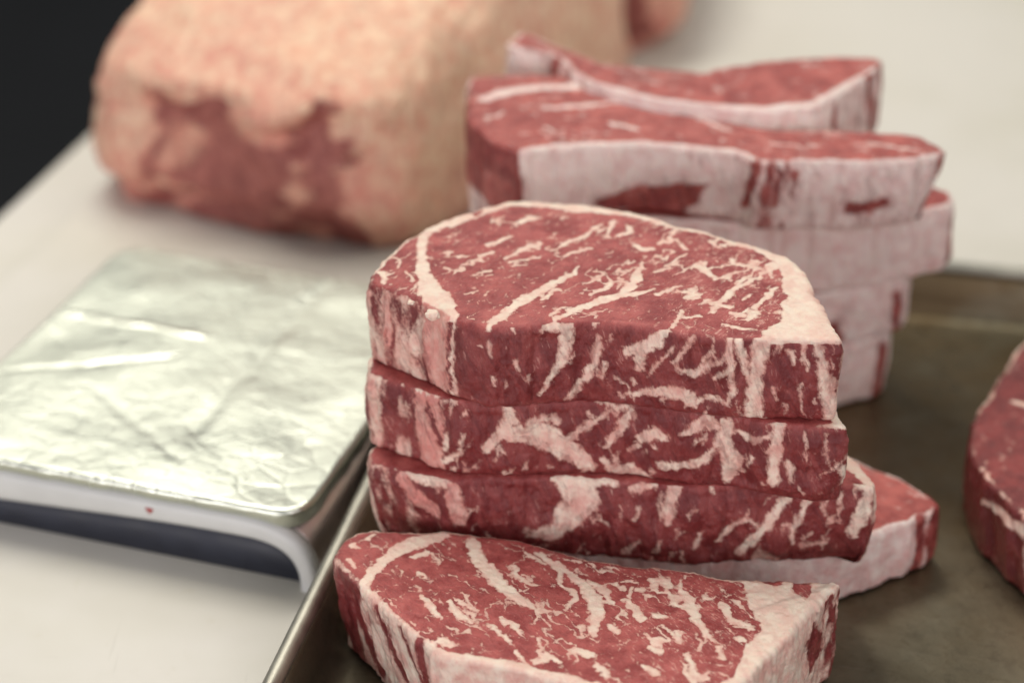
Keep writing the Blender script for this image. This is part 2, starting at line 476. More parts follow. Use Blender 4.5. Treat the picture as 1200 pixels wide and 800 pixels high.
    dz += crease((-62, 186), (-66, 40), 5.0, -0.7)
    dz += crease((-120, 60), (-60, 20), 3, -0.3)
    edge = np.minimum.reduce([x + 171, -x, y, 186 - y])
    dz *= 0.06 + 0.94 * smooth(0, 14, edge)
    v[:, 2] += dz * 0.001 * np.where(v[:, 2] > zt - 0.001, 1, 0.15)
    out = 0.0004 * vnoise(P / 9, 41) * (edge < 1)
    v[:, 0] += out; v[:, 1] += 0.0003 * vnoise(P / 8, 43) * (edge < 1)
    v[:, 2] = np.maximum(v[:, 2], 0.02)
    mesh_object('foil_wrap', v, ring_quads(len(rings), nv), FOIL, root)
    # a spot of blood on the white trim
    sp = []
    for r in (0.0001, 0.5, 0.85, 1.0):
        for k in range(14):
            t = 2 * math.pi * k / 14; rad = 0.0017 * r * (1 + 0.25 * math.sin(3 * t))
            sp.append((-0.064 + rad * math.cos(t), -0.0041 - 0.0006 * (1 - r * r), 0.0262 + rad * 0.8 * math.sin(t)))
    mesh_object('blood_spot', np.array(sp), ring_quads(4, 14), BLOOD, root)
    return root
make_scale()

# ------------------------------------------------------------------ steaks
def poly_dist(P, pts, w):
    """signed value in mm: half width minus distance to a tapering polyline; P (N,2) mm"""
    out = np.full(len(P), -9.0)
    pts = np.asarray(pts, float); w = np.asarray(w, float) * np.ones(len(pts))
    if len(pts) == 1: pts = np.vstack([pts, pts + 0.01]); w = np.repeat(w, 2)
    for k in range(len(pts) - 1):
        a, b = pts[k], pts[k+1]; m = max(w[k], w[k+1]) + 5
        lo = np.minimum(a, b) - m; hi = np.maximum(a, b) + m
        idx = np.nonzero((P[:, 0] > lo[0]) & (P[:, 0] < hi[0]) & (P[:, 1] > lo[1]) & (P[:, 1] < hi[1]))[0]
        if not len(idx): continue
        Q = P[idx]; d = b - a; l2 = max(d @ d, 1e-9)
        t = np.clip(((Q - a) @ d) / l2, 0, 1)
        dist = np.hypot(Q[:, 0] - a[0] - t * d[0], Q[:, 1] - a[1] - t * d[1])
        out[idx] = np.maximum(out[idx], w[k] + (w[k+1] - w[k]) * t - dist)
    return out

def poly_region(P, pts):
    """signed distance (mm, positive inside) to a closed polygon"""
    pts = np.asarray(pts, float); n = len(pts)
    d = np.full(len(P), 1e9); inside = np.zeros(len(P), bool)
    for k in range(n):
        a, b = pts[k], pts[(k+1) % n]; e = b - a
        t = np.clip(((P - a) @ e) / max(e @ e, 1e-9), 0, 1)
        d = np.minimum(d, np.hypot(P[:, 0] - a[0] - t * e[0], P[:, 1] - a[1] - t * e[1]))
        c = (a[1] > P[:, 1]) != (b[1] > P[:, 1])
        with np.errstate(divide='ignore', invalid='ignore'):
            xx = (b[0] - a[0]) * (P[:, 1] - a[1]) / (b[1] - a[1]) + a[0]
        inside ^= c & (P[:, 0] < xx)
    return np.where(inside, d, -d)

def steak(label, outline, zt, zb, mat, top=(), side=(), sp=1.0, seed=0, grain=0.7, dens=0.4, dens_fn=None, net=0.5,
          flecks=0, sag=None, top_sp=None, bulge=0.6, group='raw beef steaks', plane=None, tilt=None, rad=2.6, rough_side=1.0, name='beef_steak', shift=(0, 0), wall_pink=.35, side_flecks=0):
    """outline: list of (px, py, cap_mm, side_fat 0..1, flare_mm) on the plane z = zt (photo pixels), any winding"""
    rng = np.random.default_rng(seed + 100)
    zp = zt if plane is None else plane
    ctl = []
    for o in outline:
        p = at(o[0], o[1], zp); o = tuple(o) + (0.0,) * (5 - len(o))
        ctl.append((p[0] * 1000 + shift[0], p[1] * 1000 + shift[1], o[2], o[3], o[4]))
    ctl = np.array(ctl)
    area = 0.5 * np.sum(ctl[:, 0] * np.roll(ctl[:, 1], -1) - np.roll(ctl[:, 0], -1) * ctl[:, 1])
    if area < 0: ctl = ctl[::-1]
    c = catmull_closed(ctl)
    per = np.sum(np.linalg.norm(np.roll(c[:, :2], -1, 0) - c[:, :2], axis=1))
    N = int(per / sp)
    c, s, L = resample_closed(c, N)
    B = c[:, :2]; cap = c[:, 2]; sf = c[:, 3]; fl = circ_smooth(c[:, 4], max(2, int(6 / sp)))
    tang = np.roll(B, -2, 0) - np.roll(B, 2, 0)
    nr = np.c_[tang[:, 1], -tang[:, 0]]
    nr = np.stack([circ_smooth(nr[:, 0], max(2, int(3 / sp))), circ_smooth(nr[:, 1], max(2, int(3 / sp)))], 1)
    nr /= np.linalg.norm(nr, axis=1, keepdims=True)
    # ragged outline
    jig = 0.7 * vnoise(np.c_[s / 6, 0*s, 0*s + seed], 1) + 0.3 * vnoise(np.c_[s / 1.8, 0*s, 0*s + seed], 2)
    B = B + nr * jig[:, None]
    cen = B.mean(0); X = B - cen; ev, evec = np.linalg.eigh(X.T @ X); ax = evec[:, 1]
    ext = np.abs(X @ ax).max(); hl = ext * 0.52
    tt = np.clip(X @ ax, -hl, hl); Sp = cen + tt[:, None] * ax
    r = rad * (1 + 0.35 * vnoise(np.c_[s / 9, 0*s, 0*s + seed], 6))
    Bi = B - nr * r[:, None]
    K = max(6, int(np.linalg.norm(Bi - Sp, axis=1).max() / (top_sp or sp)))
    zt_m, zb_m = zt * 1000, zb * 1000
    pos, nrmv, zone, hh = [], [], [], []
    for t in np.linspace(0.999, 0, K):
        p = Bi * (1 - t) + Sp * t
        pos.append(np.c_[p, np.full(N, zt_m)]); nrmv.append(np.tile([0., 0., 1.], (N, 1))); zone.append(np.zeros(N)); hh.append(np.zeros(N))
    na = 5
    for k in range(1, na + 1):
        a = math.pi / 2 * k / na
        pos.append(np.c_[Bi + nr * (r * math.sin(a))[:, None], zt_m - r * (1 - math.cos(a))])
        nrmv.append(np.c_[nr * math.sin(a), np.full(N, math.cos(a))]); zone.append(np.full(N, k / na)); hh.append(np.zeros(N))
    M = max(6, int((zt_m - zb_m - 2 * rad) / sp))
    r2 = rad * 0.8
    for k in range(1, M + 1):
        h = k / M
        z = (zt_m - r) * (1 - h) + (zb_m + r2) * h
        off = fl * h + bulge * 4 * h * (1 - h)
        pos.append(np.c_[B + nr * off[:, None], z]); nrmv.append(np.c_[nr, 0 * s]); zone.append(np.ones(N)); hh.append(np.full(N, h))
    Bb = B + nr * fl[:, None]
    for k in range(1, 4):
        a = math.pi / 2 * k / 3
        pos.append(np.c_[Bb - nr * (r2 * (1 - math.cos(a))), np.full(N, zb_m + r2 * (1 - math.sin(a)))])
        nrmv.append(np.c_[nr * math.cos(a), np.full(N, -math.sin(a))]); zone.append(np.ones(N)); hh.append(np.ones(N))
    for t in (0.15, 0.4, 0.7, 0.999):
        p = (Bb - nr * r2) * (1 - t) + Sp * t
        pos.append(np.c_[p, np.full(N, zb_m)]); nrmv.append(np.tile([0., 0., -1.], (N, 1))); zone.append(np.ones(N)); hh.append(np.ones(N))
    NR = len(pos)
    V = np.concatenate(pos); NN = np.concatenate(nrmv); Z = np.concatenate(zone); Hh = np.concatenate(hh)
    S = np.tile(s, NR); CAPW = np.tile(cap, NR); SF = np.tile(sf, NR); BB = np.tile(B, (NR, 1))
    # ---- fat field (mm, > 0 is fat)
    P3 = np.c_[V[:, :2], V[:, 2]]
    dist = np.hypot(V[:, 0] - BB[:, 0], V[:, 1] - BB[:, 1])
    nA = vnoise(P3 / 5 + seed, 11); nB = vnoise(P3 / 1.7 + seed, 12); nC = vnoise(P3 / 12 + seed, 13)
    F_top = np.where(CAPW > 0.05, CAPW * (1 + 0.22 * nC) + 0.7 * nA * np.minimum(1, CAPW / 3) + 0.3 * nB - dist, -6)
    ang = S / L * 2 * math.pi; Rr = L / (2 * math.pi)
    cyl = np.c_[Rr * np.cos(ang), Rr * np.sin(ang), V[:, 2]]
    sn = 2.6 * fbm(cyl / np.array([7, 7, 22.]) + seed, 3, 14) + 1.4 * vnoise(cyl / np.array([2.5, 2.5, 9]) + seed, 15)
    F_side = np.where(SF > 0.98, 6.0, (SF - 0.5) * 9 + sn)
    capF = np.where(Z < 0.5, F_top, np.minimum(F_side, 3) - 0.2)
    Fv = F_top * (1 - Z) + F_side * Z
    Fv = np.where(Z == 0, F_top, Fv)
    warp = np.stack([0.9 * vnoise(P3 / 3.2, 51) + 0.5 * vnoise(P3 / 1.2, 53), 0.9 * vnoise(P3 / 3.2, 52) + 0.5 * vnoise(P3 / 1.2, 54)], 1)
    pink = 0.08 + wall_pink * Z + 0.12 * nC
    it = np.nonzero(Z < 0.75)[0]; isd = np.nonzero(Z > 0.35)[0]
    PT = V[it, :2] + warp[it]; PS = np.c_[S[isd], V[isd, 2]] + warp[isd]
    # fine random flecks on the cut face
    if flecks:
        lo, hi = B.min(0), B.max(0)
        for k in range(flecks):
            c0 = lo + rng.random(2) * (hi - lo)
            if dens_fn is not None and rng.random() > dens_fn(*c0): continue
            a = grain + rng.normal(0, 0.28); ln = min(rng.lognormal(0.7, 0.6), 7); d = np.array([math.cos(a), math.sin(a)]); pd = np.array([-d[1], d[0]])
            w = rng.uniform(0.05, 0.40) * (0.6 + 0.12 * ln)
            pts = [c0 - d * ln / 2, c0 + pd * rng.normal(0, 0.5), c0 + d * ln / 2]
            Fv[it] = np.maximum(Fv[it], poly_dist(PT, pts, [w * 0.3, w, w * 0.3]))
    # feathery network
    if net:
        ca, sa = math.cos(grain), math.sin(grain)
        u = (PT[:, 0] * ca + PT[:, 1] * sa); vv = (-PT[:, 0] * sa + PT[:, 1] * ca)
        q = np.c_[u / 7.5, vv / 3.6, 0 * u + seed]
        n1 = fbm(q, 2, 61); mk = smooth(-0.05, 0.5, vnoise(np.c_[u / 11, vv / 8, 0*u + seed + 9], 62))
        dl = dens if dens_fn is None else np.array([dens_fn(a_, b_) for a_, b_ in zip(V[it, 0], V[it, 1])])
        fn = (0.20 * mk * net * dl * 2 - np.abs(n1)) * 5.0
        Fv[it] = np.maximum(Fv[it], np.where(dist[it] > 3, fn, -3))
    # hand-traced streaks on the cut face
    for f in top:
        pts = np.array([at(px, py, zp)[:2] * 1000 + np.array(shift) for px, py in f[1]])
        if f[0] == 'fat':
            val = poly_dist(PT, pts, f[2]); Fv[it] = np.maximum(Fv[it], val)
            if len(f) > 3: pink[it] = np.where(val > -0.5, f[3], pink[it])
        elif f[0] == 'lean': Fv[it] = np.minimum(Fv[it], -poly_dist(PT, pts, f[2]))
        elif f[0] == 'fatpoly':
            val = poly_region(PT, pts); Fv[it] = np.maximum(Fv[it], val); capF[it] = np.maximum(capF[it], val)
        elif f[0] == 'leanpoly':
            val = -poly_region(PT, pts); Fv[it] = np.minimum(Fv[it], val); capF[it] = np.minimum(capF[it], val)
    # traced streaks on the side walls: pixel -> where its ray meets the wall
    Bn = np.roll(B, -1, 0)
    def wall(px, py):
        d = ray(px, py); best = None
        e = Bn - B
        # intersect 2-D ray from the camera (0,0) with each outline segment
        den = d[0] * e[:, 1] - d[1] * e[:, 0]
        den = np.where(np.abs(den) < 1e-9, 1e-9, den)
        t = (B[:, 0] * e[:, 1] - B[:, 1] * e[:, 0]) / den
        uu = (B[:, 0] * d[1] - B[:, 1] * d[0]) / den
        ok = (uu >= -0.01) & (uu <= 1.01) & (t > 0)
        if not ok.any():
            cosang = (B @ d[:2]) / (np.linalg.norm(B, axis=1))
            k = int(np.argmax(cosang)); tk = np.linalg.norm(B[k]) / np.linalg.norm(d[:2])
        else:
            ks = np.nonzero(ok)[0]; k = ks[np.argmin(t[ks])]; tk = t[k]
        return np.array([s[k], CAM_Z * 1000 + d[2] * tk])
    for k in range(side_flecks):
        c0 = np.array([rng.random() * L, zb_m + rng.random() * (zt_m - zb_m)])
        a = rng.choice([1.15, 1.35, 1.9]) + rng.normal(0, 0.25); ln = min(rng.lognormal(1.35, 0.55), 14); dd = np.array([math.cos(a), math.sin(a)]); pd = np.array([-dd[1], dd[0]])
        w = rng.uniform(0.15, 0.75)
        pts = [c0 - dd * ln / 2, c0 - dd * ln * 0.15 + pd * rng.normal(0, 0.8), c0 + dd * ln * 0.2 + pd * rng.normal(0, 0.8), c0 + dd * ln / 2]
        Fv[isd] = np.maximum(Fv[isd], poly_dist(PS, pts, [w * .2, w, w * .7, w * .1]))
        if rng.random() < 0.4:
            b2 = a + rng.choice([-0.7, 0.7]); e2 = np.array([math.cos(b2), math.sin(b2)])
            Fv[isd] = np.maximum(Fv[isd], poly_dist(PS, [pts[1], pts[1] + e2 * ln * 0.35], [w * .7, .1]))
    for f in side:
        pts = np.array([wall(px, py) for px, py in f[1]])
        # unwrap the seam of the arc-length coordinate
        for k in range(1, len(pts)):
            if pts[k, 0] - pts[k-1, 0] > L / 2: pts[k, 0] -= L
            if pts[k, 0] - pts[k-1, 0] < -L / 2: pts[k, 0] += L
        val = np.full(len(isd), -9.0)
        for sh in (-L, 0, L):
            PP = PS + np.array([sh, 0])
            vv = poly_region(PP, pts) if f[0].endswith('poly') else poly_dist(PP, pts, f[2])
            val = np.maximum(val, vv)
        if f[0].startswith('fat'):
            Fv[isd] = np.maximum(Fv[isd], val)
            pk = f[3] if len(f) > 3 else None
            if pk is not None: pink[isd] = np.where(val > -0.5, pk, pink[isd])
        else:
            Fv[isd] = np.minimum(Fv[isd], -val); capF[isd] = np.minimum(capF[isd], -val)
    Fv = np.clip(Fv, -4, 4)
    # ---- relief
    fm = smooth(-0.6, 0.6, Fv)
    d = 0.7 * fbm(P3 / 28 + seed, 2, 71) * (Z < 0.5) + 0.22 * fbm(P3 / 5 + seed, 2, 72) + 0.14 * fm + 0.16 * vnoise(P3 / 1.6 + seed, 73) * (1 + 0.5 * Z)
    d += rough_side * Z * (1.0 * fbm(cyl / np.array([9, 9, 14.]) + seed, 2, 74) + 0.35 * vnoise(cyl / np.array([3, 3, 12.]) + seed, 75)) * smooth(0, 0.1, Hh) * (1 - 0.8 * smooth(0.9, 1, Hh))
    Bot = NN[:, 2] < -0.9
    d[Bot] = np.minimum(d[Bot], 0)
    V = V + NN * d[:, None]
    if sag is not None: V[:, 2] += sag(V[:, 0], V[:, 1])
    if tilt is not None: V = tilt(V)
    V[:, 2] = np.maximum(V[:, 2], PAN_Z * 1000 + 0.2)
    base = np.array([V[:, 0].mean(), V[:, 1].mean(), V[:, 2].min()])
    root = empty(name, base * 0.001)
    tag(root, label, 'steak', group)
    V = (V - base) * 0.001
    Q = ring_quads(NR, N)
    VN = vertex_normals(V, Q)
    D = np.full(len(V), dens)
    if dens_fn is not None: D[it] = dl if net else dens
    D = D * (1 - 0.35 * Z)
    incap = (capF[Q] > 0).sum(1) >= 3
    for nm, sel in (('lean_meat', ~incap), ('fat_cap', incap)):
        if not sel.any(): continue
        q = Q[sel]; used = np.unique(q); mp = np.full(len(V), -1); mp[used] = np.arange(len(used))
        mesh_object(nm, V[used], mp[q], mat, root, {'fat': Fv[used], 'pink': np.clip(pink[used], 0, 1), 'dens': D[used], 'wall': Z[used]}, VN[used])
    return root

# --- front stack, top steak
A_out = [(433,330,1.0,.55),(443,311,1.2,.8),(456,296,1.2,1),(471,284,1.4,1),(488,273,2.6,1),(510,261,7,1),(545,248,9,1),(570,240,9,1),(602,234,7.5,1),(650,235,7.5,1),
         (700,240,7.5,1),(740,247,6.5,1),(770,257,5,1),(800,265,4,1),(830,271,3.6,1),(868,281,4,1),(903,292,5.5,1),(928,304,8,1),(946,319,10,1),(957,342,11,1),(971,366,12,1),(981,386,12,.9),
         (984,397,12,.4),(972,399,3,.25),(930,397,1.0,.1),(884,397,.6,.15),(820,392,.1,.1),(767,387,.1,.1),(700,379,.1,.05),(640,381,.1,.05),(573,386,.1,.05),(533,374,.6,.2),(488,353,.5,.52),(453,341,.6,.56)]
A_top = [
 ('fatpoly',[(957,335),(930,345),(916,356),(913,376),(897,386),(884,399),(990,406),(990,385)]),
 ('fat',[(500,267),(496,285),(494,300),(497,322),(505,340),(517,356),(528,370)],[2.6,2.0,1.6,3.2,5.2,5.2,3.2]),
 ('fat',[(572,384),(585,372),(602,360),(628,344),(652,331),(672,320),(676,312)],[1.6,2.0,2.3,2.3,2.0,1.6,.8]),
 ('fat',[(638,351),(648,341),(660,341)],[.9,1.2,.6]),
 ('fat',[(650,376),(668,366),(690,358),(710,350),(727,346),(745,346),(766,340)],[1.5,1.8,1.9,1.9,2.2,1.7,.6]),
 ('fat',[(727,346),(740,336),(748,322),(753,306)],[1.8,2.2,1.9,.8]),
 ('fat',[(690,346),(709,338),(716,330),(713,322)],[.5,1.2,1.1,.5]),
 ('fat',[(644,372),(655,363),(670,361)],[.7,.9,.5]),
 ('fat',[(573,288),(586,283),(600,277)],[1.4,1.7,1.0]),('fat',[(592,303),(612,294),(632,286)],[.7,1.7,1.6]),('fat',[(562,300),(578,295)],[1.4,1.2]),
 ('fat',[(598,307),(632,301)],[.9,.9]),('fat',[(656,289),(680,277),(704,263)],[.9,1.4,1.0]),('fat',[(662,298),(690,289)],[1.0,1.2]),
 ('fat',[(608,261),(628,255)],[1.8,2.2]),('fat',[(714,272),(719,260)],[1.0,1.2]),('fat',[(724,277),(738,272),(737,266)],[1.0,1.6,1.0]),
 ('fat',[(742,286),(750,291),(764,291)],[1.2,2.0,1.6]),('fat',[(772,285),(783,283),(791,273)],[1.0,1.4,.6]),
 ('fat',[(833,367),(849,351),(863,338),(892,325)],[.9,1.6,1.5,.9]),('fat',[(884,361),(897,349),(911,337)],[1.0,1.6,1.0]),
 ('fat',[(839,328),(858,321),(881,316)],[1.0,.8,.5]),('fat',[(817,310),(826,318),(838,326)],[1.6,1.7,1.0]),
 ('fat',[(772,346),(784,341),(799,335)],[1.4,1.3,1.0]),('fat',[(785,384),(796,376),(801,366)],[.7,1.0,.8]),('fat',[(801,373),(820,371)],[.8,.8]),
 ('fat',[(858,369),(872,370)],[1.3,1.0]),('fat',[(857,303),(858,309)],[1.5,1.4]),('fat',[(902,318),(905,325)],[1.2,.9]),
 ('fat',[(832,283),(845,290)],[.9,.6]),('fat',[(798,287),(803,292)],[1.2,.9]),('fat',[(768,318),(782,314),(789,315)],[1,1,.7]),
 ('fat',[(870,352),(880,346)],[.7,.6]),('fat',[(845,380),(865,383),(885,386)],[.5,1.0,.6]),('fat',[(560,320),(575,318)],[.5,.7]),('fat',[(545,345),(560,341)],[.5,.6]),
 ('fat',[(463,300),(470,305),(466,312)],[.7,.9,.6]),('fat',[(452,322),(462,318)],[1.0,.7]),('fat',[(478,318),(482,330)],[.7,.8]),('fat',[(445,318),(452,326),(449,334)],[1.2,1.0,1.0]),
 ('lean',[(519,270),(524,269)],1.3),('lean',[(556,252),(562,248)],1.4),('lean',[(578,253),(582,251)],1.0)]
A_side = [
 ('fat',[(512,372),(514,410),(514,470)],[6.2,6.6,6.4],.85),('fat',[(532,376),(533,420),(534,470)],[.7,.8,1.2],.3),
 ('fat',[(452,352),(458,380),(462,400)],[1.2,1.6,.8],.7),('fat',[(436,345),(431,385),(434,425)],[2.2,2.6,3.0],.55),('lean',[(500,420),(504,466)],[1.0,1.6]),
 ('fat',[(455,438),(470,446),(488,455)],[2.5,1.6,1.4],.3),
 ('fat',[(664,384),(664,405),(660,420),(648,437),(632,463)],[2.2,2.0,1.9,1.6,.4]),('fat',[(702,398),(699,425),(683,444),(667,463)],[1.6,1.7,1.4,1.2]),('fat',[(640,386),(655,384)],[1.2,1.5]),
 ('fat',[(578,442),(580,450)],[.7,.5]),('fat',[(604,424),(607,431)],[1.0,.6]),('fat',[(575,400),(577,416)],[.4,.4]),('fat',[(712,423),(708,440)],[.7,.4]),
 ('fat',[(782,387),(771,398),(753,407),(735,410)],[1.8,2.6,2.6,1.8],.1),('fat',[(752,410),(750,428)],[2.4,2.0],.4),
 ('fat',[(738,461),(775,457),(803,461),(815,474)],[.8,2.4,2.6,1.6]),('fat',[(796,431),(815,440),(833,428),(849,420)],[.8,1.2,1.0,.8]),
 ('fat',[(855,398),(857,428),(860,455),(852,471)],[1.2,1.4,1.3,1.0]),('fat',[(812,399),(803,412),(793,425)],[1.4,1.0,.8]),('fat',[(839,412),(825,425)],[.8,.7]),('fat',[(866,396),(870,420),(878,440)],[1.5,1.4,.6]),
 ('fat',[(815,474),(835,466),(852,471)],[1.0,.9,.8]),('fat',[(835,445),(846,436),(855,432)],[.5,.9,.9]),
 ('fat',[(893,399),(889,425),(884,455),(883,492)],[3.4,2.8,2.6,3.2]),('fat',[(957,399),(964,425),(972,455),(978,497)],[1.2,1.8,2.6,3.0]),
 ('fat',[(927,413),(932,422)],[1.5,.8]),('fat',[(942,401),(945,430)],[1.2,.4]),('fat',[(940,447),(941,487)],[.5,.3]),('fat',[(907,453),(911,464)],[.6,.3]),('fat',[(921,470),(922,485)],[.4,.3]),
 ('fat',[(760,440),(768,428),(790,405)],[.4,.7,.5]),('fat',[(720,440),(732,450)],[.5,.4])]
def dA(x, y):
    t = (x + 53) / 170.0
    return 0.42 + 0.58 * float(np.clip((t - 0.50) / 0.25, 0, 1))
top_steak = steak('top beef steak of the sharply marbled stack, white fat along its far edge', A_out, .134, .1004, MEAT_A, A_top, A_side, sp=.5, seed=1, grain=.85, dens=.5, dens_fn=dA, net=.62, flecks=800, side_flecks=120, rough_side=1.5)

def crumb(parent, p, r, seed):
    n, rows = 28, 16
    u = np.linspace(0, 2 * math.pi, n, endpoint=False); w = np.linspace(-1.55, 1.55, rows)
    U, Wm = np.meshgrid(u, w)
    v = np.stack([(np.cos(Wm) * np.cos(U)).ravel(), (np.cos(Wm) * np.sin(U)).ravel(), np.sin(Wm).ravel()], 1)
    v = v * (1 + 0.45 * vnoise(v * 1.9 + seed, 5))[:, None] * np.array([1.1, 1.0, 0.75]) * r
    k = len(v)
    o = mesh_object('fat_crumb', v + (np.array(p) - np.array(parent.location)), ring_quads(rows, n), MEAT_A, parent, {'fat': np.full(k, 4.0), 'pink': np.full(k, 0.1), 'dens': np.zeros(k), 'wall': np.zeros(k)})
    return o
crumb(top_steak, at(507, 369, .1350), 0.0023, 2)
crumb(top_steak, at(481, 354, .1345), 0.0011, 4)

# --- second steak of the front stack (only its edge shows)
A2_out = [(429,434,1.5,.5),(440,412,1.5,.9),(490,372,2,1),(560,350,4,1),(640,346,4,1),(720,352,4,1),(800,374,3,1),(880,395,4,1),(935,420,8,1),(968,455,10,1),(985,487,10,.5),(989,501,6,.12),
          (945,501,1,.1),(900,494,.6,.1),(860,486,.5,.12),(800,481,.1,.1),(740,472,.1,.1),(700,471,.1,.1),(620,472,.1,.1),(590,474,.1,.1),(535,471,.6,.3),(500,462,.8,.5),(470,451,1,.5),(442,442,1,.5)]
A2_side = [
 ('fat',[(498,455),(502,490),(506,543)],[5.5,6.0,6.0],.9),('fat',[(470,449),(500,456),(533,468)],[1.0,2.4,1.8],.15),('fat',[(438,452),(441,490),(444,530)],[2.0,2.4,2.0],.6),('lean',[(500,470),(512,500),(520,520)],[.8,1.3,.8]),('lean',[(462,465),(460,495),(456,530)],[3.2,3.4,3.0]),
 ('fat',[(593,473),(600,490),(588,508),(574,523)],[1.6,2.6,2.6,2.2]),('fat',[(600,508),(625,505),(645,512),(670,530),(692,546)],[3.6,4.6,5.6,4.6,2.2]),('fat',[(668,512),(690,496),(712,482)],[1.6,1.6,.8]),
 ('fat',[(655,495),(640,488),(620,495)],[1.0,1.5,1.5]),('lean',[(606,485),(612,498)],[.9,.6]),
 ('fat',[(709,521),(729,496),(743,479)],[1.2,1.9,.9]),('fat',[(708,535),(722,549),(742,549),(760,560)],[1.4,2.4,2.4,1.4]),('fat',[(700,470),(720,476),(740,477)],[.5,.9,.9]),
 ('fat',[(752,512),(768,506),(780,509)],[2.0,2.6,2.0],.35),('fat',[(800,505),(828,494),(838,497)],[1.4,2.6,2.2],.45),('fat',[(775,544),(807,545),(828,536),(838,522)],[1.4,1.9,1.9,1.0],.3),
 ('fat',[(853,496),(848,515),(860,535),(853,560)],[2.2,3.4,3.8,2.0]),('fat',[(862,505),(887,513),(905,508)],[1.0,1.2,1.2]),('fat',[(915,498),(911,527),(907,560)],[2.2,2.6,2.0]),
 ('fat',[(878,545),(885,533)],[.6,.8]),('fat',[(945,508),(946,542)],[.6,.3]),('fat',[(966,516),(969,536)],[.7,.4]),('fat',[(926,541),(928,562)],[1.4,.7]),('fat',[(985,546),(993,562)],[1.0,1.6],.1),('fat',[(800,478),(815,480)],[1,.7]),
 ('fat',[(740,525),(750,520)],[.6,1.0],.5),('fat',[(545,505),(540,530),(525,540)],[.4,.9,1.3],.1)]
steak('second beef steak of the sharply marbled stack, big cream fat patch mid edge', A2_out, .1000, .0678, MEAT_A, (), A2_side, sp=.6, seed=2, top_sp=3, dens=.4, net=0, bulge=1.0, rough_side=1.8, side_flecks=120)

A3_out = [(431,541,1.5,.4,-6),(442,515,1.5,.9),(490,472,2,1),(560,445,4,1),(640,440,4,1),(720,448,4,1),(800,465,3,1),(880,485,4,1),(950,505,8,1),(995,530,8,1),(1022,560,7,.9),(1024,572,4,.35,-5),
          (995,570,2,.1,-4),(950,569,1,.1,-2),(900,567,1,.1,-1),(860,568,.5,.1),(800,570,.1,.1),(700,561,.1,.1),(640,559,.1,.1,-1),(560,560,.3,.1,-2),(520,561,.6,.3,-4),(480,555,.8,.4,-7),(455,549,1,.4,-8)]
A3_side = [
 ('fat',[(438,541),(470,549),(500,560),(525,568)],[1.6,2.4,2.8,1.6],.25),('fat',[(531,575),(535,592),(540,610)],[3.0,3.2,2.6],.8),('fat',[(470,560),(490,580),(510,600)],[2.4,3.4,2.6],.9),
 ('fat',[(672,563),(684,582),(668,602),(655,616),(640,626)],[7.0,6.6,5.6,3.8,2.6],.5),('fat',[(620,626),(636,618),(652,616)],[1.2,1.4,.8],0.0),('fat',[(650,562),(690,566),(720,566)],[1.4,2.0,1.4],.2),
 ('fat',[(742,573),(769,569)],[1.6,1.4]),('fat',[(793,570),(787,590),(783,610)],[2.6,2.2,1.2],.5),('fat',[(830,566),(838,578)],[.8,.4]),
 ('fat',[(934,568),(913,596),(892,620),(868,646)],[2.0,1.6,2.2,2.0],.3),('fat',[(844,633),(858,613),(870,604),(888,609)],[1.2,1.2,1.0,.6]),('fat',[(870,604),(878,592)],[.8,.4]),
 ('fat',[(950,578),(940,598),(930,617),(930,636)],[1.9,1.3,1.1,.8]),('fat',[(919,612),(932,615)],[.8,.8]),('fat',[(966,570),(968,604)],[.9,.4]),('fat',[(988,576),(983,603)],[.7,.4]),('fat',[(942,640),(968,637)],[1.2,.8],.5),
 ('fat',[(815,640),(822,622)],[1.3,.8],.4),('fat',[(735,645),(750,632)],[1.3,.8],.4),('fat',[(768,645),(775,630)],[1.0,.6],.4),('fat',[(1018,572),(1012,600),(1000,626)],[2.2,3.0,2.4],.2),
 ('fat',[(890,650),(905,654)],[2.2,2.0],.6),('fat',[(745,605),(752,590)],[.5,.7],.5)]
steak('third beef steak down, slightly longer one jutting out right of its stack', A3_out, .0674, .0310, MEAT_A, (), A3_side, sp=.6, seed=3, top_sp=3, dens=.4, net=0, bulge=1.4, rough_side=2.0, side_flecks=110)

A4_out = [(470,622,2,.8),(470,590,2,1),(560,540,2,.6),(700,520,2,.5),(850,510,2,.5),(980,530,3,.6),(1055,560,2,.5),(1096,586,1.5,.15),(1100,594,1.5,.2),(1070,609,2,.9),(1040,620,2.5,1),(985,640,2.5,1),(900,650,2.5,1),(800,648,2,1),(700,640,2,1),(600,640,2,.8)]
steak('bottom beef steak under the sharply marbled stack, white fat edge and red corner', A4_out, .0305, PAN_Z, MEAT_R,
      [('fat',[(1062,575),(1088,584)],.5)], [('lean',[(1082,600),(1076,640),(1070,680)],[2.2,2.6,2.4])], sp=.8, seed=4, top_sp=2, dens=.3, net=.3, bulge=.8)

